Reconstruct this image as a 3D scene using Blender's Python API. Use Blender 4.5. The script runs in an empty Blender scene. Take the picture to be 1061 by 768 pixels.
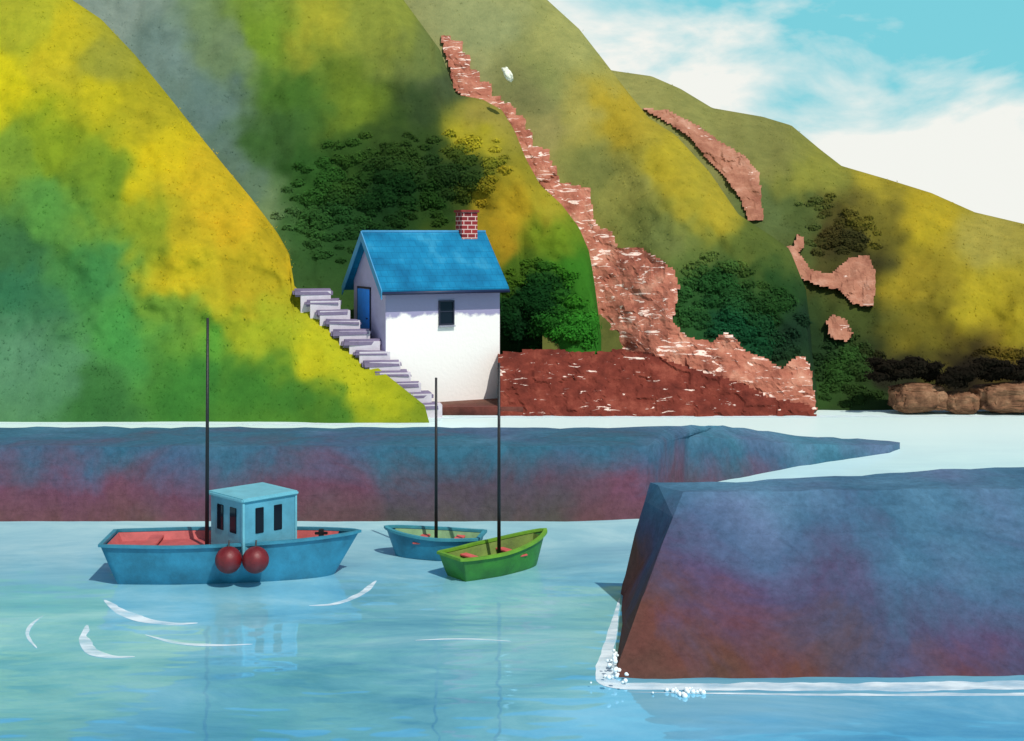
import bpy, bmesh, math, random
from mathutils import Vector, noise, Matrix
random.seed(7)
R=math.radians
CZ=8.0; F=1400.0; HX=530.5; HY=240.0
C=bpy.context.scene.collection
def P(px,py,D): return Vector(((px-HX)/F*D, D, CZ-(py-HY)/F*D))
def lin(c):
    return tuple(((v/255)/12.92 if v/255<=0.04045 else ((v/255+0.055)/1.055)**2.4) for v in c)
def pwl(pts,x):
    if x<=pts[0][0]: return pts[0][1]
    for (a,b),(c,d) in zip(pts,pts[1:]):
        if x<=c: return b+(d-b)*(x-a)/(c-a) if c>a else d
    return pts[-1][1]
def sstep(a,b,x):
    t=max(0,min(1,(x-a)/(b-a))); return t*t*(3-2*t)
# ---------------- materials
def newmat(n):
    m=bpy.data.materials.new(n); m.use_nodes=True
    nt=m.node_tree; b=nt.nodes['Principled BSDF']; return m,nt,b
def N(nt,t,**k):
    n=nt.nodes.new(t)
    for a,v in k.items():
        if a in n.inputs.keys(): n.inputs[a].default_value=v
        else: setattr(n,a,v)
    return n
def ramp(nt,stops):
    r=nt.nodes.new('ShaderNodeValToRGB'); e=r.color_ramp.elements
    while len(e)<len(stops): e.new(0.5)
    for q,(p,c) in zip(e,stops): q.position=p; q.color=(*c,1)
    return r
def paint(n,col,rough=.6,var=.25,scale=3,bump=.15,bscale=20,coord='Object',metal=0):
    m,nt,b=newmat(n)
    tc=N(nt,'ShaderNodeTexCoord')
    no=N(nt,'ShaderNodeTexNoise',Scale=scale,Detail=6,Roughness=.65)
    nt.links.new(tc.outputs[coord],no.inputs['Vector'])
    c=lin(col); r=ramp(nt,[(.3,tuple(v*(1-var) for v in c)),(.7,tuple(min(1,v*(1+var)) for v in c))])
    nt.links.new(no.outputs['Fac'],r.inputs[0]); nt.links.new(r.outputs[0],b.inputs['Base Color'])
    b.inputs['Roughness'].default_value=rough; b.inputs['Metallic'].default_value=metal
    n2=N(nt,'ShaderNodeTexNoise',Scale=bscale,Detail=5); nt.links.new(tc.outputs[coord],n2.inputs['Vector'])
    bp=N(nt,'ShaderNodeBump',Strength=bump,Distance=.05); nt.links.new(n2.outputs['Fac'],bp.inputs['Height'])
    nt.links.new(bp.outputs[0],b.inputs['Normal'])
    return m
def vcol_mat(n,bump=.4,bscale=6,rough=.95,dist=.12,trans=False):
    m,nt,b=newmat(n)
    at=N(nt,'ShaderNodeAttribute',attribute_name='Col')
    tc=N(nt,'ShaderNodeTexCoord')
    no=N(nt,'ShaderNodeTexNoise',Scale=.9,Detail=10,Roughness=.75); nt.links.new(tc.outputs['Object'],no.inputs['Vector'])
    r=ramp(nt,[(.3,(.76,.8,.78)),(.7,(1.2,1.17,1.12))]); nt.links.new(no.outputs['Fac'],r.inputs[0])
    mx=N(nt,'ShaderNodeMix',data_type='RGBA',blend_type='MULTIPLY'); mx.inputs['Factor'].default_value=1
    nt.links.new(at.outputs['Color'],mx.inputs['A']); nt.links.new(r.outputs[0],mx.inputs['B'])
    nt.links.new(mx.outputs['Result'],b.inputs['Base Color'])
    b.inputs['Roughness'].default_value=rough; b.inputs['Specular IOR Level'].default_value=.1
    if bump:
        n2=N(nt,'ShaderNodeTexNoise',Scale=bscale,Detail=8,Roughness=.7); nt.links.new(tc.outputs['Object'],n2.inputs['Vector'])
        bp=N(nt,'ShaderNodeBump',Strength=bump,Distance=dist); nt.links.new(n2.outputs['Fac'],bp.inputs['Height'])
        nt.links.new(bp.outputs[0],b.inputs['Normal'])
    if trans:
        tr=N(nt,'ShaderNodeBsdfTranslucent'); nt.links.new(mx.outputs['Result'],tr.inputs['Color'])
        ms=N(nt,'ShaderNodeMixShader'); ms.inputs[0].default_value=.45
        nt.links.new(b.outputs[0],ms.inputs[1]); nt.links.new(tr.outputs[0],ms.inputs[2])
        nt.links.new(ms.outputs[0],nt.nodes['Material Output'].inputs['Surface'])
    return m
M_hill=vcol_mat('turf'); M_leaf=vcol_mat('leaf',bump=0,trans=True)
def rock_mat(n,a,b_,c_,streak=.66,sc=.7):
    m,nt,b=newmat(n)
    tc=N(nt,'ShaderNodeTexCoord')
    no=N(nt,'ShaderNodeTexNoise',Scale=sc,Detail=9,Roughness=.7); nt.links.new(tc.outputs['Object'],no.inputs['Vector'])
    r=ramp(nt,[(.3,lin(a)),(.52,lin(b_)),(.72,lin(c_))]); nt.links.new(no.outputs['Fac'],r.inputs[0])
    mp=N(nt,'ShaderNodeMapping'); mp.inputs['Scale'].default_value=(.45,.45,2.2); mp.inputs['Rotation'].default_value=(0,.45,0)
    nt.links.new(tc.outputs['Object'],mp.inputs['Vector'])
    n3=N(nt,'ShaderNodeTexNoise',Scale=2.2,Detail=6,Roughness=.65,Distortion=1.0); nt.links.new(mp.outputs[0],n3.inputs['Vector'])
    r2=ramp(nt,[(streak-.015,(0,0,0)),(streak+.015,(1,1,1))]); nt.links.new(n3.outputs['Fac'],r2.inputs[0])
    mx=N(nt,'ShaderNodeMix',data_type='RGBA'); nt.links.new(r2.outputs[0],mx.inputs['Factor'])
    nt.links.new(r.outputs[0],mx.inputs['A']); mx.inputs['B'].default_value=(*lin((240,214,198)),1)
    nt.links.new(mx.outputs['Result'],b.inputs['Base Color']); b.inputs['Roughness'].default_value=.9; b.inputs['Specular IOR Level'].default_value=.15
    vo=N(nt,'ShaderNodeTexVoronoi',Scale=1.5,feature='DISTANCE_TO_EDGE'); nt.links.new(tc.outputs['Object'],vo.inputs['Vector'])
    bp=N(nt,'ShaderNodeBump',Strength=.4,Distance=.2); nt.links.new(n3.outputs['Fac'],bp.inputs['Height'])
    bp2=N(nt,'ShaderNodeBump',Strength=.25,Distance=.12); nt.links.new(vo.outputs['Distance'],bp2.inputs['Height']); nt.links.new(bp.outputs[0],bp2.inputs['Normal'])
    nt.links.new(bp2.outputs[0],b.inputs['Normal'])
    return m
M_rock=rock_mat('red_rock',(126,68,54),(176,110,88),(208,154,128),.59)
M_rockdark=rock_mat('dark_red_rock',(66,26,20),(116,52,40),(156,84,66),.645)
M_rockpink=rock_mat('pink_rock',(132,80,62),(172,118,94),(200,154,130),.66)
M_bould=rock_mat('brown_boulder',(60,38,28),(126,90,66),(168,130,100),.74,1.5)
def stone_mat(n,zt,low,mid,high,bs=1.0,mort=.86,bias=0,nz=1.7,zk=1.0,tint=((.86,1.0,1.0),(1.2,.9,.98)),xb=None):
    m,nt,b=newmat(n)
    tc=N(nt,'ShaderNodeTexCoord'); sp=N(nt,'ShaderNodeSeparateXYZ'); nt.links.new(tc.outputs['Object'],sp.inputs[0])
    no=N(nt,'ShaderNodeTexNoise',Scale=.3,Detail=8,Roughness=.62,Distortion=.6); nt.links.new(tc.outputs['Object'],no.inputs['Vector'])
    mr=N(nt,'ShaderNodeMapRange'); mr.inputs['From Max'].default_value=zt; mr.inputs['To Max'].default_value=zk
    nt.links.new(sp.outputs['Z'],mr.inputs['Value'])
    ad=N(nt,'ShaderNodeMath',operation='MULTIPLY_ADD'); nt.links.new(no.outputs['Fac'],ad.inputs[0]); ad.inputs[1].default_value=nz
    nt.links.new(mr.outputs[0],ad.inputs[2])
    src=ad
    if xb:
        mb=N(nt,'ShaderNodeMapRange'); mb.inputs['From Min'].default_value=xb[0]; mb.inputs['From Max'].default_value=xb[1]; mb.inputs['To Min'].default_value=xb[2]; mb.inputs['To Max'].default_value=xb[3]
        nt.links.new(sp.outputs['X'],mb.inputs['Value']); a3=N(nt,'ShaderNodeMath',operation='ADD'); nt.links.new(ad.outputs[0],a3.inputs[0]); nt.links.new(mb.outputs[0],a3.inputs[1]); src=a3
    hf=N(nt,'ShaderNodeMath',operation='MULTIPLY_ADD'); nt.links.new(src.outputs[0],hf.inputs[0]); hf.inputs[1].default_value=.4; hf.inputs[2].default_value=bias
    r=ramp(nt,[(.28,lin(low)),(.48,lin(mid)),(.68,lin(high)),(.86,lin(tuple(min(255,v+22) for v in high)))]); nt.links.new(hf.outputs[0],r.inputs[0])
    n4=N(nt,'ShaderNodeTexNoise',Scale=.3,Detail=5); mp4=N(nt,'ShaderNodeMapping'); mp4.inputs['Location'].default_value=(31,7,3)
    nt.links.new(tc.outputs['Object'],mp4.inputs['Vector']); nt.links.new(mp4.outputs[0],n4.inputs['Vector'])
    r4=ramp(nt,[(.42,tint[0]),(.62,tint[1])]); nt.links.new(n4.outputs['Fac'],r4.inputs[0])
    n5=N(nt,'ShaderNodeTexNoise',Scale=5,Detail=8,Roughness=.75); nt.links.new(tc.outputs['Object'],n5.inputs['Vector'])
    r5=ramp(nt,[(.3,(.74,.74,.74)),(.7,(1.22,1.22,1.22))]); nt.links.new(n5.outputs['Fac'],r5.inputs[0])
    xy=N(nt,'ShaderNodeMath',operation='ADD'); nt.links.new(sp.outputs['X'],xy.inputs[0]); nt.links.new(sp.outputs['Y'],xy.inputs[1])
    cb=N(nt,'ShaderNodeCombineXYZ'); nt.links.new(xy.outputs[0],cb.inputs[0]); nt.links.new(sp.outputs['Z'],cb.inputs[1])
    br=N(nt,'ShaderNodeTexBrick',Scale=1.0*bs); br.inputs['Brick Width'].default_value=1.1; br.inputs['Row Height'].default_value=.42
    br.inputs['Mortar Size'].default_value=.014; br.inputs['Mortar Smooth'].default_value=.9
    br.inputs['Color1'].default_value=(1,1,1,1); br.inputs['Color2'].default_value=(.93,.93,.93,1); br.inputs['Mortar'].default_value=(mort,mort,mort,1)
    wv=N(nt,'ShaderNodeVectorMath',operation='ADD'); sc=N(nt,'ShaderNodeVectorMath',operation='SCALE'); sc.inputs['Scale'].default_value=.3
    nt.links.new(n5.outputs['Color'],sc.inputs[0]); nt.links.new(cb.outputs[0],wv.inputs[0]); nt.links.new(sc.outputs[0],wv.inputs[1]); nt.links.new(wv.outputs[0],br.inputs['Vector'])
    prev=r.outputs[0]
    for o in (r4.outputs[0],r5.outputs[0],br.outputs['Color']):
        mx=N(nt,'ShaderNodeMix',data_type='RGBA',blend_type='MULTIPLY'); mx.inputs['Factor'].default_value=1
        nt.links.new(prev,mx.inputs['A']); nt.links.new(o,mx.inputs['B']); prev=mx.outputs['Result']
    nt.links.new(prev,b.inputs['Base Color']); b.inputs['Roughness'].default_value=.9; b.inputs['Specular IOR Level'].default_value=.15
    bp=N(nt,'ShaderNodeBump',Strength=.45,Distance=.07); nt.links.new(n5.outputs['Fac'],bp.inputs['Height'])
    bp2=N(nt,'ShaderNodeBump',Strength=.25,Distance=.03); nt.links.new(br.outputs['Color'],bp2.inputs['Height']); nt.links.new(bp.outputs[0],bp2.inputs['Normal'])
    nt.links.new(bp2.outputs[0],b.inputs['Normal'])
    return m
M_pier1=stone_mat('far_pier_stone',2.2,(90,74,68),(94,72,84),(60,100,120),bias=-.02,tint=((.78,.98,.98),(1.26,.85,.98)),xb=(3.5,10,0,1.1))
M_pier2=stone_mat('near_pier_stone',2.8,(96,62,54),(74,72,98),(66,98,124),bias=-.03,nz=2.1,zk=1.05,tint=((.84,1.04,1.02),(1.2,.92,1.0)),xb=(2.2,5.0,-.55,.1))
# ---------------- object helpers
def link(name,me,mat,parent=None):
    o=bpy.data.objects.new(name,me); C.objects.link(o)
    if mat: me.materials.append(mat)
    if parent: o.parent=parent
    return o
def tag(o,label=None,cat=None,group=None,kind=None):
    if label:o['label']=label
    if cat:o['category']=cat
    if group:o['group']=group
    if kind:o['kind']=kind
    return o
def empty(name,loc,rz=0):
    o=bpy.data.objects.new(name,None); C.objects.link(o); o.location=loc; o.rotation_euler.z=rz; return o
def mesh(name,vs,fs,mat,parent=None,smooth=False,cols=None):
    me=bpy.data.meshes.new(name); me.from_pydata([tuple(v) for v in vs],[],fs); me.update()
    if smooth: me.polygons.foreach_set('use_smooth',[True]*len(me.polygons))
    if cols:
        a=me.color_attributes.new('Col','FLOAT_COLOR','POINT'); fl=[]
        for c in cols: fl+= [c[0],c[1],c[2],1]
        a.data.foreach_set('color',fl)
    return link(name,me,mat,parent)
def bmobj(name,bm,mat,parent=None,bev=0,smooth=False):
    if bev: bmesh.ops.bevel(bm,geom=bm.edges[:],offset=bev,segments=2,affect='EDGES')
    bmesh.ops.recalc_face_normals(bm,faces=bm.faces)
    me=bpy.data.meshes.new(name); bm.to_mesh(me); bm.free()
    if smooth: me.polygons.foreach_set('use_smooth',[True]*len(me.polygons))
    return link(name,me,mat,parent)
def box(bm,c,s,rz=0,ry=0,rx=0):
    m=Matrix.Translation(c)@Matrix.Rotation(rz,4,'Z')@Matrix.Rotation(ry,4,'Y')@Matrix.Rotation(rx,4,'X')@Matrix.Diagonal((*s,1))
    return bmesh.ops.create_cube(bm,size=1,matrix=m)
def tube(bm,a,b,r0,r1=None,seg=12):
    a=Vector(a);b=Vector(b); d=b-a; r1=r0 if r1 is None else r1
    m=Matrix.Translation((a+b)/2)@d.to_track_quat('Z','Y').to_matrix().to_4x4()
    bmesh.ops.create_cone(bm,cap_ends=True,segments=seg,radius1=r0,radius2=r1,depth=d.length,matrix=m)
# ---------------- hills
def fb(x,y,z,o=4):
    s=0;a=1
    for i in range(o):
        s+=a*noise.noise(Vector((x,y,z))); x*=2.03;y*=2.03;a*=.5
    return s
BL={
'A':[(20,15,170,170,40),(70,50,196,180,30),(0,95,205,192,20),(110,60,150,150,50),(140,110,170,160,30),(100,100,190,178,25),(160,165,212,188,22),(200,190,206,176,30),(240,232,214,176,30),(285,262,196,170,30),(60,150,128,150,30),(110,180,112,142,36),(150,230,140,155,36),(0,170,120,150,45),(50,215,90,146,60),(100,290,66,134,66),(20,300,52,112,72),(10,260,60,110,60),(190,270,205,182,30),(230,315,196,180,35),(170,320,110,150,50),(130,350,72,146,66),(220,350,86,150,50),(270,345,160,170,35),(320,370,196,190,30),(360,395,188,186,30),(200,400,60,122,45),(100,420,56,110,50),(60,385,84,136,90),(20,370,90,140,100),(300,410,64,120,40),(350,425,66,116,36),(400,412,174,178,28),(425,425,120,140,30),(260,400,62,120,40),(200,240,176,160,30),(250,290,180,160,30)],
'B':[(120,10,130,145,130),(170,60,112,134,122),(210,110,98,122,112),(240,160,92,116,100),(280,225,112,134,86),(255,190,96,120,92),(235,50,110,130,90),(270,40,118,146,40),(330,25,160,158,44),(390,25,140,148,54),(440,60,112,124,60),(300,100,70,108,34),(370,110,108,128,34),(280,150,60,96,40),(330,180,44,84,28),(420,150,48,72,24),(400,205,22,54,18),(350,230,34,70,28),(320,240,50,88,36),(480,185,32,56,20),(440,110,52,72,34),(450,200,34,64,18),(460,80,70,84,50),(490,145,170,158,36),(510,125,150,138,60),(530,215,184,152,30),(515,245,170,136,26),(570,245,112,138,28),(595,290,56,116,26),(550,310,16,54,18),(530,275,66,96,20),(600,345,50,120,32),(540,350,12,46,16),(575,200,160,150,40),(360,170,50,80,26),(440,170,36,60,22)],
'C':[(500,30,150,155,100),(480,80,150,150,95),(560,80,142,146,80),(600,115,168,158,76),(640,120,178,154,40),(590,50,160,160,90),(650,190,150,148,70),(690,175,178,160,40),(740,220,174,156,42),(620,180,122,126,62),(690,240,114,124,62),(720,270,94,112,50),(780,260,90,104,40),(740,300,36,78,32),(800,310,36,70,26),(760,345,24,76,42),(820,350,26,52,30),(820,400,46,72,34),(560,130,150,142,80),(545,100,120,120,70),(715,330,46,88,38)],
'D':[(660,85,156,154,84),(740,115,142,142,74),(800,160,130,130,66),(840,185,142,142,54),(900,195,172,156,44),(960,230,178,156,32),(1030,245,168,156,66),(860,245,70,62,26),(890,255,50,50,22),(900,230,112,104,34),(940,290,152,134,32),(1020,310,176,158,34),(1050,340,164,148,32),(960,350,116,106,28),(880,330,70,82,32),(870,390,50,84,32),(850,360,36,60,28),(920,380,34,34,18),(1040,372,98,82,26),(1000,388,30,24,12),(1060,392,28,22,12),(830,225,80,96,44),(740,170,132,132,74),(800,220,96,112,60),(900,410,42,64,24)]}
def colour(k,px,py):
    wx=px+22*noise.noise(Vector((px/45,py/45,1)))+9*noise.noise(Vector((px/14,py/14,5)))
    wy=py+22*noise.noise(Vector((px/45,py/45,9)))+9*noise.noise(Vector((px/14,py/14,3)))
    s=[0,0,0];w=0
    for x,y,r,g,b in BL[k]:
        q=1/((x-wx)**2+(y-wy)**2+200)**2
        s[0]+=r*q;s[1]+=g*q;s[2]+=b*q;w+=q
    c=lin((s[0]/w,s[1]/w,s[2]/w+4)); return tuple(v*.77 for v in c)
HP={'A':(56.8,.8),'B':(60.8,.85),'C':(60.2,.95),'D':(60.5,1.35)}
SK={'A':[(-200,-45),(50,-25),(75,0),(105,20),(140,57),(175,100),(205,138),(235,175),(260,205),(285,238),(300,265),(305,296),(330,323),(375,368),(410,396),(440,420),(452,465)],
'B':[(60,-45),(400,-30),(418,0),(440,30),(456,52),(466,80),(472,98),(500,103),(520,114),(533,135),(545,165),(560,192),(582,212),(600,236),(611,262),(617,300),(622,340),(625,362),(628,465)],
'C':[(390,-45),(545,-30),(567,0),(600,30),(625,62),(650,95),(672,122),(700,140),(735,178),(765,222),(800,245),(818,258),(835,300),(842,360),(852,430),(856,465)],
'D':[(560,60),(640,74),(675,79),(705,92),(738,112),(790,121),(820,130),(850,155),(872,172),(920,186),(965,200),(1010,220),(1061,232),(1250,236),(1400,238)]}
RNG={'A':(-190,452),'B':(62,628),'C':(392,856),'D':(562,1380)}
def plane(k,py):
    D0,s=HP[k]; return (D0+8*s)/(1+s*(py-HY)/F)
def hdepth(k,px,py):
    d=plane(k,py)
    a=1.0
    if k=='B' and 330<px<540 and py>220: a=.25
    fade=min(1,max(0,(450-py)/120))
    if k=='C':
        t=1-sstep(615,700,px)
        d=d*(1-t)+max(d,plane('B',py)+2.6)*t
        a=1-.7*t
    if k=='B': d+=4*sstep(320,400,py)*sstep(360,420,px)*(1-sstep(540,600,px))
    d+=a*fade*(1.5*fb(px/150,py/150,ord(k),2)+.5*fb(px/40,py/40,ord(k)+3,3))
    top=pwl(SK[k],px); v=(py-top)
    if k=='A' and px>300: d-=.35*sstep(300,340,px)
    if v<45: d+=(1.2 if k=='B' and px>450 else (.5 if k=='A' and px>300 else 2.2))*((45-max(v,0))/45)**2*min(1,max(0,(460-top)/120))
    return d
def visible(k,px,py):
    return py>pwl(SK[k],px)
hill_labels={'A':'yellow green grassy headland sloping down to the left of the stone steps','B':'dark green hillside directly behind the white house','C':'olive hillside carrying the jagged red rock strip','D':'ochre hill furthest to the right under the sky'}
for k in 'ABCD':
    x0,x1=RNG[k]; nc=int((x1-x0)/3)+1; nr=130
    vs=[];cols=[];fs=[]
    for i in range(nc):
        px=x0+(x1-x0)*i/(nc-1); top=pwl(SK[k],px); bot=468
        for j in range(nr):
            py=bot+(top-bot)*j/(nr-1)
            d=hdepth(k,px,py); vs.append(P(px,py,d)); cols.append(colour(k,px,py))
        p=vs[-1]; c=cols[-1]
        for q,(dy,dz) in enumerate(((1.0,.25),(3,1.2),(7,4.5),(14,12),(22,24)) if not (k=='A' and px>296) else ((.3,.5),(.6,1.5),(1,3),(2,8),(3,24))):
            vs.append(Vector((p.x,p.y+dy,max(-1.5-q*.1,p.z-dz)))); cols.append(c)
    n=nr+5
    for i in range(nc-1):
        for j in range(n-1):
            a=i*n+j; fs.append((a,a+n,a+n+1,a+1))
    tag(mesh('hill',vs,fs,M_hill,smooth=True,cols=cols),hill_labels[k],None,None,'structure')
order='ABCD'
def front(k,px,py):
    for q in order:
        if q==k: return True
        if RNG[q][0]<px<RNG[q][1] and visible(q,px,py): return False
    return True
def tufts(k,n,py1,hmin=.04,hmax=.12):
    vs=[];fs=[];cols=[]
    x0,x1=max(-60,RNG[k][0]),min(1120,RNG[k][1])
    t=0
    while t<n:
        px=random.uniform(x0,x1); py=random.uniform(-40,py1)
        if not visible(k,px,py) or not front(k,px,py):
            t+=.3; continue
        t+=1
        d=hdepth(k,px,py); p=P(px,py,d); c=colour(k,px,py); jit=random.uniform(1.3,1.8)
        c=tuple(v*jit for v in c)
        for b in range(3):
            a=random.uniform(0,6.28); h=random.uniform(hmin,hmax); w=random.uniform(.015,.03)
            o=p+Vector((random.uniform(-.2,.2),random.uniform(-.01,.03),random.uniform(-.05,.03)))
            i=len(vs); vs+= [o+Vector((math.cos(a)*w,math.sin(a)*w,0)),o-Vector((math.cos(a)*w,math.sin(a)*w,0)),o+Vector((random.uniform(-.1,.1),random.uniform(.02,.14),h))]
            fs.append((i,i+1,i+2)); cols+=[c]*3
    return mesh('grass',vs,fs,M_leaf,cols=cols)
for k,n,y1 in (('A',6500,436),('B',3500,420),('C',3500,420),('D',4000,420)):
    tag(tufts(k,n,y1),{'A':'tufted grass on the yellow green left headland','B':'tufted grass on the dark green slope behind the house','C':'dry grass around the red rock strip','D':'dry ochre grass on the right hand hill'}[k],'grass',None,'stuff')
_b=bmesh.new(); bmesh.ops.create_icosphere(_b,subdivisions=2,radius=1); _b.verts.ensure_lookup_table()
ICO=[v.co.copy() for v in _b.verts]; ICF=[tuple(v.index for v in f.verts) for f in _b.faces]; _b.free()
def clump(vs,fs,cols,p,r,base,j0,nl,sx=1.2,sz=.8):
    i0=len(vs)
    for v in ICO:
        rr=r*.78*(1+.35*noise.noise(v*1.6+p)); vs.append(p+Vector((v.x*rr*sx,v.y*rr*.7,v.z*rr*sz+r*.1))); cols.append(tuple(x*j0 for x in base))
    for f in ICF: fs.append(tuple(i0+q for q in f))
    for l in range(nl):
        v=Vector((random.gauss(0,1),random.gauss(0,1),random.gauss(0,1))).normalized()
        if v.y>.4: v.y=-v.y
        rr=r*random.uniform(.75,1.15)*(1+.3*noise.noise(v*1.6+p))
        o=p+Vector((v.x*rr*sx,v.y*rr*.7,v.z*rr*sz+r*.1)); s=random.uniform(.05,.1)
        u=Vector((random.gauss(0,1),random.gauss(0,1),random.gauss(0,1))).normalized()
        nn=(v+u*.5+Vector((.2,-.4,.4))).normalized(); w=nn.cross(u).normalized(); t=nn.cross(w)
        i=len(vs); vs+=[o-w*s,o+t*s*.6,o+w*s,o-t*s*.6]; fs.append((i,i+1,i+2,i+3))
        jj=j0*random.uniform(.9,1.35); cols+=[tuple(x*jj for x in base)]*4
def bushes(k,regs,label,g=1.0):
    vs=[];fs=[];cols=[]
    for (cx,cy,rx,ry,n,sz) in regs:
        for _ in range(n):
            a=random.uniform(0,6.28); q=random.random()**.62
            px=cx+rx*q*math.cos(a); py=cy+ry*q*math.sin(a)
            if not visible(k,px,py-4): continue
            r=sz*random.uniform(.6,1.2)*(1.15-.6*q)
            p=P(px,py,hdepth(k,px,py)+.1*r); base=colour(k,px,py); j0=random.uniform(.9,1.15)*g
            clump(vs,fs,cols,p,r,base,j0,int(100*r/.6)+12)
    return tag(mesh('bushes',vs,fs,M_leaf,cols=cols),label,'bushes',None,'stuff')
bushes('B',[(400,190,95,52,120,.6),(335,225,50,50,50,.55),(480,175,46,42,46,.55),(560,315,50,46,90,.6),(600,335,18,28,16,.5)],'dark leafy bushes behind the white house',1.6)
bushes('C',[(745,305,48,42,60,.55),(790,335,48,42,60,.55),(820,385,18,32,16,.5),(715,325,14,18,8,.45)],'deep green bushes right of the red rock slope',1.6)
bushes('D',[(875,245,44,26,40,.5),(880,385,36,42,60,.5),(1045,370,40,8,14,.4),(850,215,30,14,10,.4)],'green and brown bushes on the right hand hill',1.5)
# ---------------- rocks on the slopes
def inside(poly,x,y):
    c=False;n=len(poly);j=n-1
    for i in range(n):
        xi,yi=poly[i];xj,yj=poly[j]
        if (yi>y)!=(yj>y) and x<(xj-xi)*(y-yi)/(yj-yi)+xi: c=not c
        j=i
    return c
def slab(name,poly,dep,off,mat,label,st=2.5,rug=.2,seed=0):
    xs=[p[0] for p in poly]; ys=[p[1] for p in poly]
    x0,y0=min(xs),min(ys); nx=int((max(xs)-x0)/st)+1; ny=int((max(ys)-y0)/st)+1
    cells={(i,j) for i in range(nx) for j in range(ny) if inside(poly,x0+(i+.5)*st,y0+(j+.5)*st)}
    vid={};vs=[];fs=[]
    def V(i,j,back=0):
        key=(i,j,back)
        if key not in vid:
            jx=.9*noise.noise(Vector((i*.7,j*.7,seed)))*st*.6; jy=.9*noise.noise(Vector((i*.7,j*.7,seed+9)))*st*.6
            px=x0+i*st+jx; py=y0+j*st+jy
            d=dep(px,py)-off(px,py)
            cell=noise.cell(Vector((px/15+1.2*noise.noise(Vector((px/24,py/24,2))),py/10+1.2*noise.noise(Vector((px/24,py/24,7))),seed)))
            d-=rug*(cell*.5+fb(px/20,py/20,seed,4)*1.0)
            if back: d+=2.2
            vid[key]=len(vs); vs.append(P(px,py,d))
        return vid[key]
    for (i,j) in cells:
        fs.append((V(i,j),V(i,j+1),V(i+1,j+1),V(i+1,j)))
        for (di,dj),(a,b) in {(-1,0):((i,j),(i,j+1)),(1,0):((i+1,j+1),(i+1,j)),(0,-1):((i+1,j),(i,j)),(0,1):((i,j+1),(i+1,j+1))}.items():
            if (i+di,j+dj) not in cells:
                fs.append((V(*b),V(*a),V(*a,1),V(*b,1)))
    return tag(mesh(name,vs,fs,mat),label,None,None,'structure')
dC=lambda x,y: hdepth('C',x,y)
dCp=lambda x,y: plane('C',y)+.15*fb(x/60,y/60,2,2)
dD=lambda x,y: hdepth('D',x,y)
path=[(457,38),(466,37),(468,42),(479,43),(480,55),(487,58),(488,72),(497,74),(498,84),(508,85),(510,99),(520,101),(521,107),(533,109),(534,118),(543,121),(545,133),(552,137),(553,152),(569,154),(571,170),(577,172),(579,188),(597,192),(612,195),(614,222),(620,235),(634,240),(640,256),(662,256),(684,268),(698,280),(704,296),(700,320),(697,332),(706,344),(716,350),(738,354),(752,343),(764,352),(772,364),(792,371),(812,382),(820,372),(832,369),(840,380),(846,424),(700,424),(690,380),(625,390),(600,360),(585,220),(560,190),(530,165),(500,115),(470,92),(466,70),(460,52)]
slab('rock_face',path,dC,lambda x,y:.3+.5*min(1,max(0,(y-230)/120)),M_rock,'jagged red rock strip climbing the hill behind the house like a broken stair',seed=3)
band=[(516,367),(530,364),(560,362),(600,364),(618,366),(640,362),(668,366),(700,376),(730,386),(760,394),(780,402),(796,412),(838,419),(846,431),(516,431)]
slab('rock_shelf',band,dCp,lambda x,y:1.15+.3*(y-365)/60,M_rockdark,'dark red rock shelf along the waterline right of the white house',rug=.16,seed=8)
slab('rock_face',[(665,112),(690,114),(720,128),(745,146),(772,162),(787,180),(791,228),(776,228),(766,204),(750,182),(735,168),(715,142),(690,126)],dD,lambda x,y:.35,M_rockpink,'pinkish rock scar running down the upper right hill',st=2,seed=12)
slab('rock_face',[(815,256),(822,256),(826,243),(833,245),(834,254),(828,262),(840,279),(860,284),(880,268),(900,264),(908,285),(905,318),(885,315),(870,300),(845,295),(822,285)],dD,lambda x,y:.6,M_rockpink,'pale pink rock outcrop among dark bushes on the right hill',st=2,seed=15)
slab('rock_face',[(856,332),(864,326),(876,330),(884,345),(878,354),(860,350)],dD,lambda x,y:.7,M_rockpink,'small round pink rock below the larger outcrop',seed=19,st=2)
def boulder(px,py,D,sx,sy,sz,label,mat=M_bould,seed=0,pw=.5):
    bm=bmesh.new(); bmesh.ops.create_icosphere(bm,subdivisions=5,radius=1)
    for v in bm.verts:
        n=v.co.normalized(); f=1+.3*noise.noise(n*1.3+Vector((seed,0,0)))+.16*noise.noise(n*3+Vector((0,seed,0)))+.1*noise.cell(n*2.3+Vector((seed,0,4)))+.05*noise.noise(n*9)
        q=n*f; q=Vector([math.copysign(abs(c)**pw,c) for c in q]); v.co=Vector((q.x*sx,q.y*sy,q.z*sz))
    o=bmobj('boulder',bm,mat,smooth=False); o.location=P(px,py,D)
    return tag(o,label,'boulder')
boulder(950,412,59.6,1.2,.8,.6,'wide brown boulder at the waterline beside the green bushes',seed=1,pw=.6)
boulder(995,417,59.4,.72,.6,.45,'smallest brown boulder at the waterline, wedged between two wider ones',seed=4,pw=.6)
boulder(1046,412,59.5,1.5,.9,.62,'brown boulder cut by the right edge of the picture',seed=7,pw=.6)
boulder(526,77,73.0,.2,.2,.42,'small white rock high on the olive hillside',paint('white_rock',(228,226,205),.9),seed=9,pw=.9).rotation_euler.y=R(-35)
vs=[];fs=[];cols=[]
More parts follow.
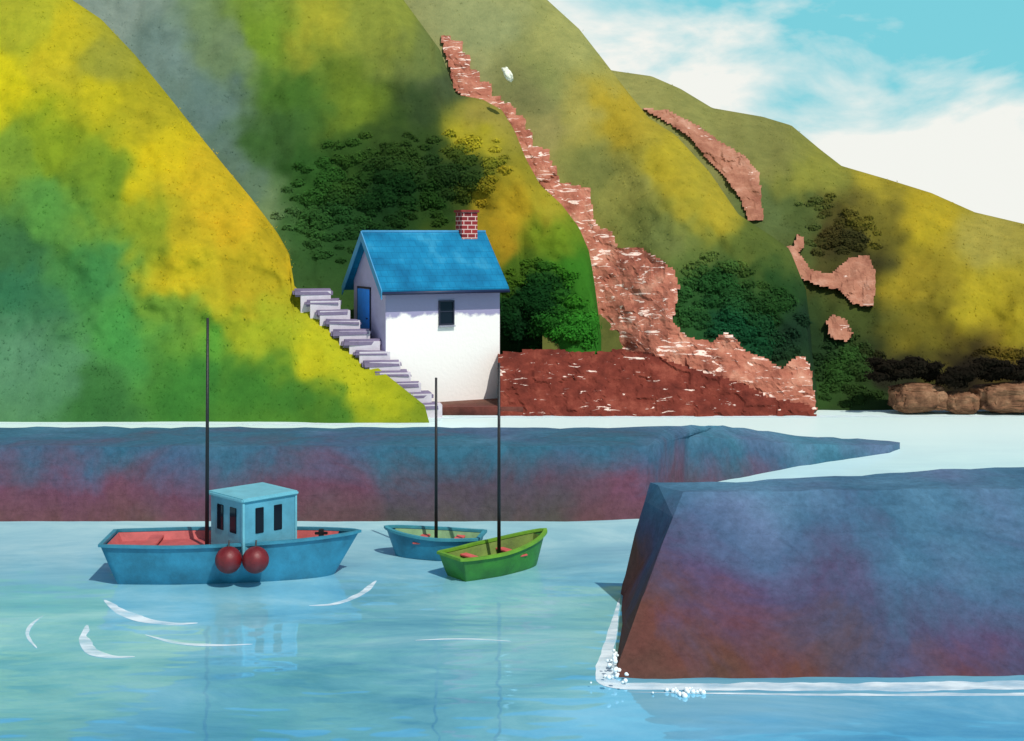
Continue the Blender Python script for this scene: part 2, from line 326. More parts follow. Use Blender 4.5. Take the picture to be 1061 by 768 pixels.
for _ in range(120):
    px=random.uniform(905,1110); py=384+random.uniform(-9,8)+(8 if 970<px<1005 else 0)
    p=P(px,py,59.4+random.uniform(-.5,.5)); r=random.uniform(.22,.42); q=random.uniform(.7,1.3)
    clump(vs,fs,cols,p,r,(.013*q,.010*q,.006*q),1,60,1.4,.6)
tag(mesh('bushes',vs,fs,M_leaf,cols=cols),'near black bushes hanging over the brown boulders on the right','bushes',None,'stuff')
# ---------------- water
m,nt,b=newmat('sea_water')
tc=N(nt,'ShaderNodeTexCoord')
mp=N(nt,'ShaderNodeMapping'); mp.inputs['Scale'].default_value=(.14,.36,1); nt.links.new(tc.outputs['Object'],mp.inputs['Vector'])
no=N(nt,'ShaderNodeTexNoise',Scale=1,Detail=9,Roughness=.7,Distortion=.6); nt.links.new(mp.outputs[0],no.inputs['Vector'])
r=ramp(nt,[(.3,lin((92,168,194))),(.5,lin((136,204,218))),(.68,lin((182,232,236)))]); nt.links.new(no.outputs['Fac'],r.inputs[0])
sp=N(nt,'ShaderNodeSeparateXYZ'); nt.links.new(tc.outputs['Object'],sp.inputs[0])
dp=N(nt,'ShaderNodeMapRange'); dp.inputs['From Min'].default_value=29; dp.inputs['From Max'].default_value=21; nt.links.new(sp.outputs['Y'],dp.inputs['Value'])
mxd=N(nt,'ShaderNodeMix',data_type='RGBA',blend_type='MULTIPLY'); nt.links.new(dp.outputs[0],mxd.inputs['Factor']); nt.links.new(r.outputs[0],mxd.inputs['A']); mxd.inputs['B'].default_value=(.55,.74,.9,1)
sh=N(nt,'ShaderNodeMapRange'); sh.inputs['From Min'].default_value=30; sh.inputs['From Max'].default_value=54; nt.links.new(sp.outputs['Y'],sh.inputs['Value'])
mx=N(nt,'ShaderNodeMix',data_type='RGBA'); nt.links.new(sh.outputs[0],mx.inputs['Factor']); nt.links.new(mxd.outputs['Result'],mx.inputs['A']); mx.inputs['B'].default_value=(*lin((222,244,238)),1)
nt.links.new(mx.outputs['Result'],b.inputs['Base Color']); b.inputs['Roughness'].default_value=.4; b.inputs['Specular IOR Level'].default_value=.05
w1=N(nt,'ShaderNodeTexNoise',Scale=1.5,Detail=1,Roughness=.4,Distortion=.2); mp2=N(nt,'ShaderNodeMapping'); mp2.inputs['Scale'].default_value=(.5,1.1,1)
nt.links.new(tc.outputs['Object'],mp2.inputs['Vector']); nt.links.new(mp2.outputs[0],w1.inputs['Vector'])
b1=N(nt,'ShaderNodeBump',Strength=.3,Distance=.075); nt.links.new(w1.outputs['Fac'],b1.inputs['Height'])
gl=N(nt,'ShaderNodeBsdfGlossy'); gl.inputs['Roughness'].default_value=.03; gl.inputs['Color'].default_value=(.36,.72,1,1); nt.links.new(b1.outputs[0],gl.inputs['Normal'])
gf=N(nt,'ShaderNodeMapRange'); gf.inputs['From Min'].default_value=33; gf.inputs['From Max'].default_value=40; gf.inputs['To Min'].default_value=.36; gf.inputs['To Max'].default_value=.08; nt.links.new(sp.outputs['Y'],gf.inputs['Value'])
ms=N(nt,'ShaderNodeMixShader'); nt.links.new(gf.outputs[0],ms.inputs[0]); nt.links.new(b.outputs[0],ms.inputs[1]); nt.links.new(gl.outputs[0],ms.inputs[2])
nt.links.new(ms.outputs[0],nt.nodes['Material Output'].inputs['Surface'])
S=6000
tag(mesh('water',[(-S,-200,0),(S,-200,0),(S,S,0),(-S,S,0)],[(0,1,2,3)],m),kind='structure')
# ---------------- piers
def loft(name,secs,mat,label,cat):
    vs=[];fs=[]
    S2=[]
    for a,b in zip(secs,secs[1:]):
        L=(Vector(a[0])-Vector(b[0])).length; n=max(1,int(L/.4))
        for i in range(n): S2.append([Vector(p).lerp(Vector(q),i/n) for p,q in zip(a,b)])
    S2.append([Vector(p) for p in secs[-1]])
    prof=[]
    for s in S2:
        row=[]
        for a,b in zip(s,s[1:]):
            for i in range(8): row.append(a.lerp(b,i/8))
        row.append(s[-1]); prof.append(row)
    n=len(prof[0])
    for row in prof:
        for p in row:
            q=p+Vector((noise.noise(p*1.1),noise.noise(p*1.1+Vector((9,0,0))),.6*noise.noise(p*1.3+Vector((0,5,0)))))*.09
            vs.append(q)
    for i in range(len(prof)-1):
        for j in range(n-1):
            a=i*n+j; fs.append((a,a+1,a+n+1,a+n))
    fs.append(tuple(range(n))); fs.append(tuple(reversed(range((len(prof)-1)*n,len(prof)*n))))
    bm=bmesh.new(); me=bpy.data.meshes.new('t'); me.from_pydata([tuple(v) for v in vs],[],fs); bm.from_mesh(me); bpy.data.meshes.remove(me)
    return tag(bmobj(name,bm,mat),label,cat)
def sec(fbx,fby,ftx,fty,btx,bty,z,z2=None):
    z2=z if z2 is None else z2
    return [(fbx-(ftx-fbx)*.3,fby-(fty-fby)*.3,-.6),(ftx,fty,z),(btx,bty,z2),(btx+.05,bty+.45,-.6)]
loft('stone_pier',[sec(-26,37.3,-26,37.8,-26,41.3,2),sec(1.9,37.3,1.9,37.8,2.3,41.4,2),sec(3.7,37.6,3.9,38.2,4.76,41.8,1.95,1.98),sec(5.5,42.2,5.6,42.8,7.1,45.5,1.5,1.47),sec(9.86,46.0,9.9,46.4,10.3,48.3,.72,.69),sec(13.6,48.7,13.6,48.9,14.0,50.2,.26,.24),sec(14.3,49.6,14.3,49.7,14.4,50.1,.2,.18)],M_pier1,'long purple and blue stone pier tapering down to the water at its right tip','pier')
loft('stone_pier',[[(1.45,23.4,-.6),(3.55,28.0,2.6),(2.95,29.1,2.6),(2.3,30.0,-.6)],
 [(2.0,23.3,-.6),(4.0,28.0,2.6),(3.9,29.0,2.6),(3.5,30.0,-.6)],[(12,23.5,-.6),(12,28.4,2.62),(12,31.1,2.6),(12,31.7,-.6)],[(22,23.7,-.6),(22,28.8,2.62),(22,33.1,2.6),(22,33.7,-.6)]],M_pier2,'broad near stone pier with sloping maroon end, cut by the right picture edge','pier')
# foam
M_foam=paint('foam',(226,240,243),.7,.06,4,.2,12)
nt=M_foam.node_tree; b=nt.nodes['Principled BSDF']
tc=N(nt,'ShaderNodeTexCoord'); mpf=N(nt,'ShaderNodeMapping'); mpf.inputs['Scale'].default_value=(.6,1.6,1); n1=N(nt,'ShaderNodeTexNoise',Scale=1.6,Detail=3,Roughness=.5); nt.links.new(tc.outputs['Object'],mpf.inputs[0]); nt.links.new(mpf.outputs[0],n1.inputs['Vector'])
ra=ramp(nt,[(.3,(.25,.25,.25)),(.62,(.9,.9,.9))]); nt.links.new(n1.outputs['Fac'],ra.inputs[0]); nt.links.new(ra.outputs[0],b.inputs['Alpha'])
def ribbon(name,pts,w0,w1,z,label,cat='foam',seed=0,step=.05):
    vs=[];fs=[];pl=[]
    pts=[Vector(p) for p in pts]
    for _ in range(3):
        q=[pts[0]]
        for a,b in zip(pts,pts[1:]): q+=[a.lerp(b,.25),a.lerp(b,.75)]
        pts=q+[pts[-1]]
    for a,b in zip(pts,pts[1:]):
        if (b-a).length<1e-5: continue
        n=max(1,int((b-a).length/step))
        for i in range(n): pl.append((a.lerp(b,i/n),(b-a).normalized()))
    pl.append((pts[-1],pl[-1][1])); T=len(pl)
    for i,(p,d) in enumerate(pl):
        nrm=Vector((-d.y,d.x)); u=i/(T-1); tp=min(1,3*u,3*(1-u))**.7
        f=.5+.5*fb(p.x*.8,p.y*.8,seed,3); wa=w0*(.5+f)*tp; g=.5+.5*fb(p.x*1.1,p.y*1.1,seed+5,3); wb=w1*(.3+1.4*g)*tp
        vs+=[(p.x-nrm.x*wa,p.y-nrm.y*wa,z),(p.x+nrm.x*wb,p.y+nrm.y*wb,z)]
    for i in range(T-1): fs.append((2*i,2*i+1,2*i+3,2*i+2))
    return tag(mesh(name,vs,fs,M_foam),label,cat,None,'stuff')
ribbon('foam',[(2.35,29.5),(1.95,26.5),(1.72,24.6),(1.7,23.8),(2.4,23.75),(5,23.75),(9,23.8),(14,23.95),(22,24.2)],.24,.2,.006,'white foam line washing round the foot of the near pier')
ribbon('foam',[(2.0,23.45),(5,23.3),(9,23.3),(13,23.35)],.06,.08,.01,'second thin foam line in front of the near pier',seed=4)
def w(px,py):
    p=P(px,py,CZ*F/(py-HY)); return (p.x,p.y)
ribbon('foam',[w(108,622),w(122,634),w(145,643),w(178,648),w(205,646)],.1,.16,.008,'short white ripple left of the blue fishing boat',seed=1)
ribbon('foam',[w(90,648),w(84,662),w(92,676),w(112,682),w(140,681)],.08,.13,.008,'curled white ripple nearest the left edge',seed=2)
ribbon('foam',[w(150,658),w(180,667),w(220,670),w(262,668)],.05,.08,.008,'white ripple below the blue fishing boat',seed=3)
ribbon('foam',[w(430,664),w(480,662),w(530,665)],.03,.05,.008,'faint white ripple below the two dinghies',seed=13)
ribbon('foam',[w(45,638),w(30,648),w(27,660),w(38,672)],.03,.05,.008,'faint ripple at the far left of the water',seed=6)
ribbon('foam',[w(320,628),w(350,627),w(374,617),w(390,602)],.07,.11,.008,'white ripple off the bow of the blue fishing boat',seed=7)
bm=bmesh.new()
for i in range(60):
    px=random.gauss(636,8) if i<38 else random.gauss(715,14); py=random.gauss(696,8) if i<38 else random.gauss(716,2)
    x,y=w(px,py); bmesh.ops.create_icosphere(bm,subdivisions=2,radius=random.uniform(.015,.05),matrix=Matrix.Translation((x,y-.1,random.uniform(.0,.25) if i<38 else .03)))
tag(bmobj('spray',bm,paint('spray_white',(232,242,244),.6,.05),smooth=True),'white spray drops at the corner of the near pier','spray',None,'stuff')
ribbon('foam',[(-24,56.3),(-12,56.2),(-3.8,56.3),(-3.3,58.5),(0,58.4),(6,58.5),(13,58.6),(26,58.6)],.5,.25,.006,'pale wash along the far shoreline',seed=11,step=.2)
# ---------------- quay, steps and house
M_quay=stone_mat('quay_stone',1,(70,45,38),(112,72,60),(130,96,84))
bm=bmesh.new(); box(bm,(-2.6,60.6,-.15),(6.2,3.6,1.0)); tag(bmobj('quay',bm,M_quay,bev=.03),kind='structure')
M_tread=paint('step_stone',(120,108,134),.9,.2,2,.4,12); M_edge=paint('step_mortar',(204,196,204),.9,.1)
st=empty('stone_steps',P(447,425,57.8)); st.location.z=.35
tag(st,'flight of lavender stone steps climbing left past the blue door','steps')
a0=P(438,414,58.3); a1=P(324,308,61.4); ns=12
rise=(5.2-.45)/(ns-1)
for i in range(ns):
    t=i/(ns-1); p=a0.lerp(a1,t); z=.45+4.75*t
    bm=bmesh.new(); box(bm,(0,0,0),(1.55+.25*random.random(),.8,rise*.78),rz=R(10+random.uniform(-3,3)))
    for v in bm.verts: v.co+=Vector((random.uniform(-.09,.09),random.uniform(-.02,.02),random.uniform(-.05,.05)))
    o=bmobj('step',bm,M_tread,st,bev=.1); o.location=Vector((p.x,p.y,z))-st.location
bm=bmesh.new()
for i in range(ns):
    t=i/(ns-1); p=a0.lerp(a1,t); z=.45+4.75*t
    box(bm,Vector((p.x+.12,p.y+.05,z-.95))-st.location,(1.35,.8,1.9+rise*.5),rz=R(10))
bmobj('step_base',bm,M_edge,st)
H=empty('harbour_house',(-5.55,59.5,.3),R(27)); tag(H,'tall white rendered harbour house with blue roof and red chimney above the quay','house')
L,W,E,T=5.6,4.0,5.45,7.5
M_white,nt,b=newmat('white_render_eave_shade')
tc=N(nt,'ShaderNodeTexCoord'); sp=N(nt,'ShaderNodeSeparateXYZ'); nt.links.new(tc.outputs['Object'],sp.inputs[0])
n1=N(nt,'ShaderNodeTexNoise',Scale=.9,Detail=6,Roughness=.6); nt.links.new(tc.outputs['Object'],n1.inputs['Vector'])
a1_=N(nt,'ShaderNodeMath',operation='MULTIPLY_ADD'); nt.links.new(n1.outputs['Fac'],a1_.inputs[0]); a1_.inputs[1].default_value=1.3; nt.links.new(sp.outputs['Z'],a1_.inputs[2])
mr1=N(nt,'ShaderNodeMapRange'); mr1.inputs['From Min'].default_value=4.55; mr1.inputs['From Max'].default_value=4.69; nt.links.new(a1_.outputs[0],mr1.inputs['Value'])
mw=N(nt,'ShaderNodeMix',data_type='RGBA'); nt.links.new(mr1.outputs[0],mw.inputs['Factor']); mw.inputs['A'].default_value=(*lin((240,236,230)),1); mw.inputs['B'].default_value=(*lin((152,146,178)),1)  # white wall; ragged lavender-grey top band is eave shadow painted into the colour
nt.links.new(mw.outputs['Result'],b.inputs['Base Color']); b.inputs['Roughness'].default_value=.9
n2=N(nt,'ShaderNodeTexNoise',Scale=6,Detail=6); nt.links.new(tc.outputs['Object'],n2.inputs['Vector']); bp=N(nt,'ShaderNodeBump',Strength=.25,Distance=.05); nt.links.new(n2.outputs['Fac'],bp.inputs['Height']); nt.links.new(bp.outputs[0],b.inputs['Normal'])
bm=bmesh.new(); pr=[(0,0),(W,0),(W,E),(W/2,T),(0,E)]
va=[bm.verts.new((0,y,z)) for y,z in pr]; vb=[bm.verts.new((L,y,z)) for y,z in pr]
bm.faces.new(va); bm.faces.new(vb[::-1])
for i in range(5): bm.faces.new((va[i],vb[i],vb[(i+1)%5],va[(i+1)%5]))
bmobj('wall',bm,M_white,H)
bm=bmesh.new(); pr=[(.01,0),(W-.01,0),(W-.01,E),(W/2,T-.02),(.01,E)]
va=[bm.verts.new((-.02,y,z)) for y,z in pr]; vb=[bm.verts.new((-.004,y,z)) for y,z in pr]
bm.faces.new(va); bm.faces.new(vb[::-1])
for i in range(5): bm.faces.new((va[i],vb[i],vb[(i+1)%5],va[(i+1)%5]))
bmobj('gable_shade_panel',bm,paint('gable_shade_render',(170,162,194),.85,.1,1.5,.25,6),H)  # thin panel over the white gable, its lavender is shade put into the colour
mr,nt,b=newmat('blue_slate')
tc=N(nt,'ShaderNodeTexCoord'); no=N(nt,'ShaderNodeTexNoise',Scale=.8,Detail=6); nt.links.new(tc.outputs['Object'],no.inputs['Vector'])
r=ramp(nt,[(.3,lin((10,96,136))),(.55,lin((20,124,166))),(.75,lin((60,150,184)))]); nt.links.new(no.outputs['Fac'],r.inputs[0])
br=N(nt,'ShaderNodeTexBrick',Scale=1); br.inputs['Brick Width'].default_value=.34; br.inputs['Row Height'].default_value=.26; br.inputs['Mortar Size'].default_value=.01
br.inputs['Color1'].default_value=(1,1,1,1); br.inputs['Color2'].default_value=(.9,.9,.9,1); br.inputs['Mortar'].default_value=(.7,.7,.7,1)
sp=N(nt,'ShaderNodeSeparateXYZ'); cb=N(nt,'ShaderNodeCombineXYZ'); nt.links.new(tc.outputs['Object'],sp.inputs[0]); nt.links.new(sp.outputs['X'],cb.inputs[0]); nt.links.new(sp.outputs['Z'],cb.inputs[1]); nt.links.new(cb.outputs[0],br.inputs['Vector'])
mx=N(nt,'ShaderNodeMix',data_type='RGBA',blend_type='MULTIPLY'); mx.inputs['Factor'].default_value=1
nt.links.new(r.outputs[0],mx.inputs['A']); nt.links.new(br.outputs['Color'],mx.inputs['B']); nt.links.new(mx.outputs['Result'],b.inputs['Base Color']); b.inputs['Roughness'].default_value=.8; b.inputs['Specular IOR Level'].default_value=.15
bp=N(nt,'ShaderNodeBump',Strength=.4,Distance=.03); nt.links.new(br.outputs['Color'],bp.inputs['Height']); nt.links.new(bp.outputs[0],b.inputs['Normal'])
sl=(T-E)/(W/2); ov=.5; gx=.38; th=.14
def roofprof(off):
    return [(-ov,E-ov*sl+off),(W/2,T+off),(W+ov,E-ov*sl+off)]
bm=bmesh.new()
lo=roofprof(.02); up=roofprof(.02+th*1.3); ring=lo+up[::-1]
va=[bm.verts.new((-gx,y,z)) for y,z in ring]; vb=[bm.verts.new((L+.22,y,z)) for y,z in ring]
bm.faces.new((va[0],va[1],va[4],va[5])); bm.faces.new((va[1],va[2],va[3],va[4])); bm.faces.new((vb[0],vb[1],vb[4],vb[5])); bm.faces.new((vb[1],vb[2],vb[3],vb[4]))
for i in range(6): bm.faces.new((va[i],vb[i],vb[(i+1)%6],va[(i+1)%6]))
roof=bmobj('roof',bm,mr,H)
M_lblue=paint('light_blue_board',(60,140,185),.6,.12); M_dblue=paint('dark_blue_gutter',(20,34,70),.5,.15)
bm=bmesh.new()
for s in (0,1):
    y0=-ov-.02 if s==0 else W+ov+.02
    a=[(y0,E-ov*sl-.2),(W/2,T-.2),(W/2,T+.22),(y0,E-ov*sl+.2)]
    f=[bm.verts.new((-gx-.05,y,z)) for y,z in a]; g=[bm.verts.new((-gx-.005,y,z)) for y,z in a]
    bm.faces.new(f); bm.faces.new(g[::-1])
    for i in range(4): bm.faces.new((f[i],g[i],g[(i+1)%4],f[(i+1)%4]))
bmobj('bargeboard',bm,M_lblue,roof)
bm=bmesh.new(); tube(bm,(-gx,-ov-.07,E-ov*sl+.06),(L+.2,-ov-.07,E-ov*sl+.06),.075); bmobj('gutter',bm,M_dblue,roof,smooth=True)
bm=bmesh.new(); tube(bm,(-gx,W/2,T+.19),(L+.22,W/2,T+.19),.07); bmobj('ridge_tiles',bm,M_lblue,roof,smooth=True)
mc,nt,b=newmat('red_brick')
tc=N(nt,'ShaderNodeTexCoord'); sp=N(nt,'ShaderNodeSeparateXYZ'); cb=N(nt,'ShaderNodeCombineXYZ'); ad=N(nt,'ShaderNodeMath',operation='ADD')
nt.links.new(tc.outputs['Object'],sp.inputs[0]); nt.links.new(sp.outputs['X'],ad.inputs[0]); nt.links.new(sp.outputs['Y'],ad.inputs[1]); nt.links.new(ad.outputs[0],cb.inputs[0]); nt.links.new(sp.outputs['Z'],cb.inputs[1])
br=N(nt,'ShaderNodeTexBrick',Scale=1); br.inputs['Brick Width'].default_value=.4; br.inputs['Row Height'].default_value=.2; br.inputs['Mortar Size'].default_value=.02
br.inputs['Color1'].default_value=(*lin((150,40,40)),1); br.inputs['Color2'].default_value=(*lin((112,24,30)),1); br.inputs['Mortar'].default_value=(*lin((215,180,170)),1)
nt.links.new(cb.outputs[0],br.inputs['Vector']); nt.links.new(br.outputs['Color'],b.inputs['Base Color']); b.inputs['Roughness'].default_value=.9
bm=bmesh.new(); box(bm,(4.85,W/2,T+.35),(.8,.7,1.5)); ch=bmobj('chimney',bm,mc,roof)
bm=bmesh.new(); box(bm,(4.85,W/2,T+1.15),(.95,.85,.12)); bmobj('chimney_cap',bm,paint('brick_cap',(130,44,42),.9),roof,bev=.02)
M_door=paint('blue_door_paint',(30,140,240),.5,.12); M_dark=paint('dark_frame',(26,30,52),.6,.15)
bm=bmesh.new(); box(bm,(-.05,2.6,3.83),(.06,1.5,2.5)); dr=bmobj('door',bm,M_door,H,bev=.01)
bm=bmesh.new()
box(bm,(-.045,1.8,3.85),(.05,.09,2.66)); box(bm,(-.045,3.4,3.85),(.05,.09,2.66)); box(bm,(-.045,2.6,5.14),(.052,1.69,.08)); bmobj('frame',bm,M_dark,dr)
bm=bmesh.new(); tube(bm,(-.08,2.05,3.75),(-.15,2.05,3.75),.03); bmobj('handle',bm,M_dark,dr)
mg,nt,b=newmat('dark_glass'); b.inputs['Base Color'].default_value=(.008,.012,.02,1); b.inputs['Roughness'].default_value=.08; b.inputs['Specular IOR Level'].default_value=.2
bm=bmesh.new(); box(bm,(2.9,-.01,4.05),(.66,.04,1.0)); wn=bmobj('window',bm,mg,H)
bm=bmesh.new()
for x in (2.55,3.25): box(bm,(x,-.03,4.05),(.06,.1,1.1))
for z in (3.53,4.57): box(bm,(2.9,-.03,z),(.64,.1,.06))
box(bm,(2.9,-.035,4.1),(.64,.05,.04)); bmobj('frame',bm,M_dark,wn)
bm=bmesh.new(); box(bm,(2.9,-.08,3.45),(.8,.16,.06)); bmobj('sill',bm,paint('grey_sill',(150,150,165),.8),wn,bev=.01)
# ---------------- boats
def hullf(L,B,H0,rise,tr=.8,pw=3.0):
    def hb(t): return B/2*min(1,tr+.7*t)*max(0,1-t**pw)**.75
    def hz(t): return H0+rise*t**2.2+.05*(1-t)**2
    return hb,hz
def make_hull(parent,L,B,H0,rise,mat,matin,matrim,solez,tr=.8):
    hb,hz=hullf(L,B,H0,rise,tr); n=36
    def X(t,zf): return -L/2+L*t+(zf-1)*.10*L*(t**6)-(zf-1)*.06*L*(1-t)**8
    def row(t,ins):
        b=max(0.012,hb(t)-ins); h=hz(t); o=[]
        for zf,bf in ((-.35,.0),(-.3,.35),(-.12,.68),(.15,.84),(.5,.93),(.8,.98),(1,1)):
            o.append((X(t,zf),bf*b,zf*h))
        return o
    bm=bmesh.new(); R1=[]
    for i in range(n+1):
        t=i/n; o=row(t,0)
        pts=[(x,-y,z) for x,y,z in reversed(o)]+o[1:]
        R1.append([bm.verts.new(p) for p in pts])
    for a,b in zip(R1,R1[1:]):
        for j in range(len(a)-1): bm.faces.new((a[j],b[j],b[j+1],a[j+1]))
    bm.faces.new(R1[0])
    bmesh.ops.remove_doubles(bm,verts=bm.verts,dist=.001)
    hull=bmobj('hull',bm,mat,parent,smooth=False)
    for p in hull.data.polygons: p.use_smooth=len(p.vertices)<=4
    bm=bmesh.new(); rr=[]
    for i in range(1,n-2):
        t=i/n; b=max(.01,hb(t)-.065); h=hz(t)
        zs=min(solez,h-.08); f=zs/h
        b2=max(.008,(.82+.14*max(0,f-.15)/.85)*hb(t)-.1)
        xa=X(t,1); xb=X(t,f)
        if i==1: xa=-L/2+.07; xb=X(0,f)+.1
        rr.append([bm.verts.new(p) for p in ((xa,-b,h-.02),(xb,-b2,zs),(xb,b2,zs),(xa,b,h-.02))])
    for a,b in zip(rr,rr[1:]):
        for j in range(3): bm.faces.new((a[j],b[j],b[j+1],a[j+1]))
    bm.faces.new(rr[0]); bm.faces.new(rr[-1])
    bmobj('deck',bm,matin,parent)
    pts=[]
    for i in range(n+1):
        t=i/n; pts.append(Vector((X(t,1),hb(t),hz(t)+.015)))
    loop=pts+[Vector((p.x,-p.y,p.z)) for p in reversed(pts[:-1])]
    bm=bmesh.new(); m=len(loop); rings=[]
    for i in range(m):
        d=(loop[(i+1)%m]-loop[i-1]).normalized(); sd=d.cross(Vector((0,0,1))).normalized(); c=loop[i]
        rings.append([bm.verts.new(c+sd*a+Vector((0,0,b))) for a,b in ((-.06,-.03),(.04,-.03),(.04,.03),(-.06,.03))])
    for i in range(m):
        a=rings[i];b=rings[(i+1)%m]
        for j in range(4): bm.faces.new((a[j],b[j],b[(j+1)%4],a[(j+1)%4]))
    bmobj('gunwale',bm,matrim,parent)
M_bhull=paint('blue_hull_paint',(40,116,142),.5,.42,1.3,.1); M_brim=paint('pale_blue_rim',(50,124,146),.5,.2)
M_redd=paint('red_deck',(178,84,82),.7,.25,3); M_cab=paint('cabin_blue',(84,152,172),.55,.22,1.6,.08); M_croof=paint('cabin_roof_blue',(108,176,190),.6,.14,3)
M_black=paint('black_mast_paint',(12,12,18),.5,.1); M_fend=paint('fender_red',(105,16,22),.5,.3,5)
c1=P(243,598,31.4); B1=empty('fishing_boat',(c1.x,c1.y,0),R(4)); tag(B1,'blue fishing boat with red deck, wheelhouse and tall black mast','boat')
make_hull(B1,5.75,1.95,.86,.12,M_bhull,M_redd,M_brim,.7)
def wheelhouse(par,loc,rz):
    bm=bmesh.new(); w_,d,h=1.42,1.38,1.26
    box(bm,(0,0,h/2),(w_,d,h)); cab=bmobj('cabin',bm,M_cab,par,bev=.02); cab.location=loc; cab.rotation_euler.z=rz
    bm=bmesh.new(); box(bm,(0,0,h+.04),(w_+.12,d+.12,.1)); bmobj('roof',bm,M_croof,cab,bev=.03)
    def win(c,s):
        bm=bmesh.new(); box(bm,c,s); bmobj('window',bm,mg,cab,bev=.01)
    zc=.8
    for x in (-.28,.22): win((x,-d/2-.005,zc),(.22,.03,.58))
    for y in (-.28,.26): win((-w_/2-.005,y,zc),(.03,.26,.58))
    for y in (-.33,.33): win((w_/2+.005,y,zc),(.03,.42,.5))
    for x in (-w_/2,w_/2):
        bm=bmesh.new(); box(bm,(x,-d/2,h/2+.03),(.05,.05,h-.1)); bmobj('corner_trim',bm,M_croof,cab)
    return cab
wheelhouse(B1,(.42,.05,.62),R(40))
bm=bmesh.new(); tube(bm,(-.62,-.1,.3),(-.60,-.1,6.0),.05,.03); bmobj('mast',bm,M_black,B1,smooth=True)
bm=bmesh.new(); box(bm,(-1.9,0,.79),(.3,1.5,.06)); bmobj('thwart',bm,M_redd,B1,bev=.01)
bm=bmesh.new(); box(bm,(2.0,0,.9),(.12,.12,.3)); box(bm,(2.0,0,.96),(.3,.06,.06)); bmobj('bollard',bm,M_black,B1,bev=.01)
for i,(px,lab) in enumerate(((237,'left of two dark red ball fenders on the blue fishing boat'),(265,'right of two dark red ball fenders on the blue fishing boat'))):
    D=30.32; p=P(px,580,D); f=empty('fender',(p.x,D-.02,p.z)); tag(f,lab,'fender','ball fenders on the fishing boat')
    bm=bmesh.new(); bmesh.ops.create_uvsphere(bm,u_segments=24,v_segments=16,radius=.3)
    bmobj('ball',bm,M_fend,f,smooth=True)
    bm=bmesh.new(); tube(bm,(0,0,.28),(0,.08,.42),.02); bmobj('rope',bm,M_black,f)
M_thw=paint('pink_thwart',(200,88,84),.7,.2); M_teal=paint('teal_hull',(28,108,132),.5,.34,2); M_tealr=paint('teal_rim',(56,136,150),.6,.2)
M_grn=paint('green_hull',(44,110,26),.5,.38,2); M_grnr=paint('lime_rim',(100,150,34),.6,.25); M_inn=paint('boat_interior_green',(120,156,112),.7,.3,2); M_inn2=paint('boat_interior_lime',(98,120,44),.7,.4,2)
def dinghy(px,py,D,L,B,rz,hm,im,rm,label,mastH,mpx,H0=.5,rs=.16):
    c=P(px,py,D); b=empty('sailing_dinghy',(c.x,c.y,0),rz); tag(b,label,'boat')
    make_hull(b,L,B,H0,rs,hm,im,rm,.24,.72)
    for x in (-L*.25,L*.12):
        bm=bmesh.new(); box(bm,(x,0,H0-.08),(.22,B*.82,.04)); bmobj('thwart',bm,M_thw,b,bev=.01)
    bm=bmesh.new(); tube(bm,(mpx,0,.05),(mpx,0,mastH),.046,.03); bmobj('mast',bm,M_black,b,smooth=True)
    return b
dinghy(449,574,33.3,2.4,1.3,R(170),M_teal,M_inn,M_tealr,'small teal dinghy with a black mast, behind the green one',4.4,-.07)
dinghy(517,589,31.9,2.8,1.3,R(38),M_grn,M_inn2,M_grnr,'small bright green dinghy with a black mast, right of the teal one',4.9,0,.48,.28)
# ---------------- camera, light, world
cam=bpy.data.cameras.new('camera'); co=bpy.data.objects.new('camera',cam); C.objects.link(co)
co.location=(0,0,CZ); co.rotation_euler=(R(90),0,0); cam.lens=36*F/1061; cam.sensor_width=36; cam.shift_y=-(384-HY)/1061; cam.clip_end=20000
bpy.context.scene.camera=co
el,az=R(52),R(147)
sd=Vector((math.sin(az)*math.cos(el),math.cos(az)*math.cos(el),math.sin(el)))
sl_=bpy.data.lights.new('sun','SUN'); sl_.energy=3.5; sl_.angle=R(.5); sl_.color=(1,.95,.88)
so=bpy.data.objects.new('sun',sl_); C.objects.link(so); so.rotation_euler=sd.to_track_quat('Z','Y').to_euler()
wd=bpy.data.worlds.new('World'); bpy.context.scene.world=wd; wd.use_nodes=True; nt=wd.node_tree
bg=nt.nodes['Background']; bg.inputs['Strength'].default_value=.1
sky=N(nt,'ShaderNodeTexSky',sky_type='NISHITA'); sky.sun_disc=False; sky.sun_elevation=el; sky.sun_rotation=az
tc=N(nt,'ShaderNodeTexCoord'); sp=N(nt,'ShaderNodeSeparateXYZ'); nt.links.new(tc.outputs['Generated'],sp.inputs[0])
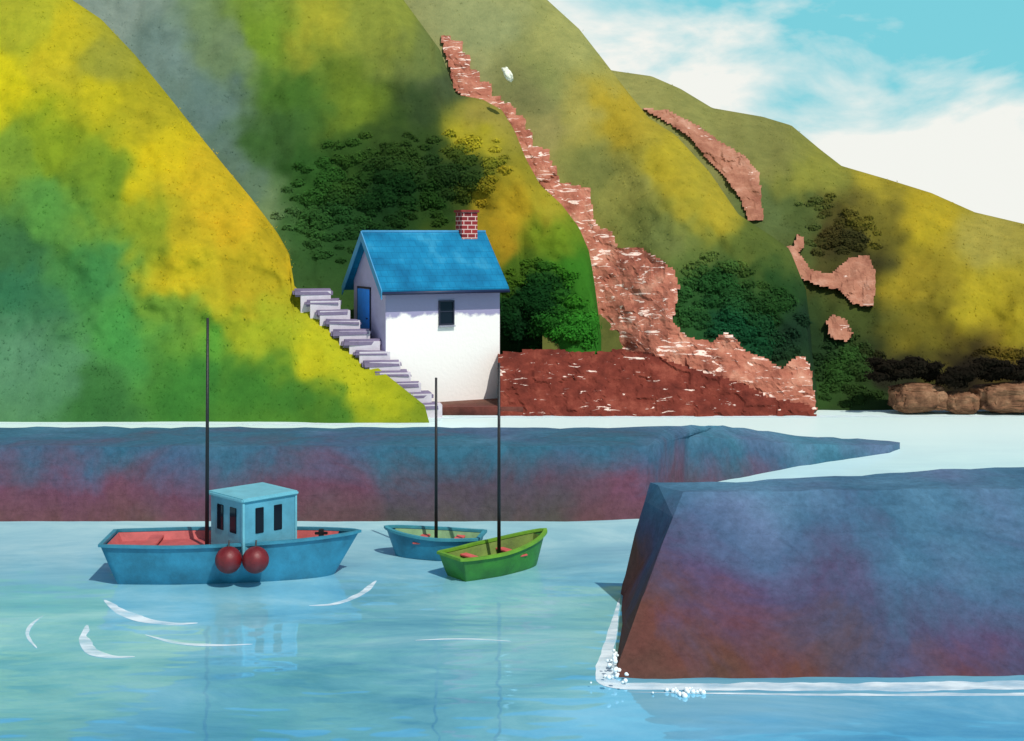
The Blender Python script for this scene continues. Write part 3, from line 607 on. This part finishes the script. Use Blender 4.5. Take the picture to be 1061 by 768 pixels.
low=N(nt,'ShaderNodeMapRange'); low.inputs['From Min'].default_value=.25; low.inputs['From Max'].default_value=.5; low.inputs['To Min'].default_value=1; low.inputs['To Max'].default_value=0
nt.links.new(sp.outputs['Z'],low.inputs['Value'])
f1=N(nt,'ShaderNodeMath',operation='MULTIPLY'); f1.inputs[1].default_value=.9; nt.links.new(low.outputs[0],f1.inputs[0])
m1=N(nt,'ShaderNodeMix',data_type='RGBA'); nt.links.new(f1.outputs[0],m1.inputs['Factor']); nt.links.new(sky.outputs[0],m1.inputs['A']); m1.inputs['B'].default_value=(1.9,6.5,7.4,1)
mp=N(nt,'ShaderNodeMapping'); mp.inputs['Scale'].default_value=(5,5,10); mp.inputs['Location'].default_value=(.3,0,.2); mp.inputs['Rotation'].default_value=(0,.35,0); nt.links.new(tc.outputs['Generated'],mp.inputs['Vector'])
cn=N(nt,'ShaderNodeTexNoise',Scale=1.6,Detail=7,Roughness=.55,Distortion=.3); nt.links.new(mp.outputs[0],cn.inputs['Vector'])
zz=N(nt,'ShaderNodeMath',operation='MULTIPLY_ADD'); nt.links.new(sp.outputs['Z'],zz.inputs[0]); zz.inputs[1].default_value=-2.1; nt.links.new(cn.outputs['Fac'],zz.inputs[2])
zx=N(nt,'ShaderNodeMath',operation='MULTIPLY_ADD'); nt.links.new(sp.outputs['X'],zx.inputs[0]); zx.inputs[1].default_value=-.55; nt.links.new(zz.outputs[0],zx.inputs[2])
cr=ramp(nt,[(.0,(0,0,0)),(.22,(1,1,1))]); nt.links.new(zx.outputs[0],cr.inputs[0])
f2=N(nt,'ShaderNodeMath',operation='MULTIPLY'); nt.links.new(cr.outputs[0],f2.inputs[0]); nt.links.new(low.outputs[0],f2.inputs[1])
m2=N(nt,'ShaderNodeMix',data_type='RGBA'); nt.links.new(f2.outputs[0],m2.inputs['Factor']); nt.links.new(m1.outputs['Result'],m2.inputs['A']); m2.inputs['B'].default_value=(9.0,9.1,8.6,1)
nt.links.new(m2.outputs['Result'],bg.inputs['Color'])
sc=bpy.context.scene; sc.view_settings.view_transform='Standard'; sc.view_settings.look='None'; sc.view_settings.exposure=0
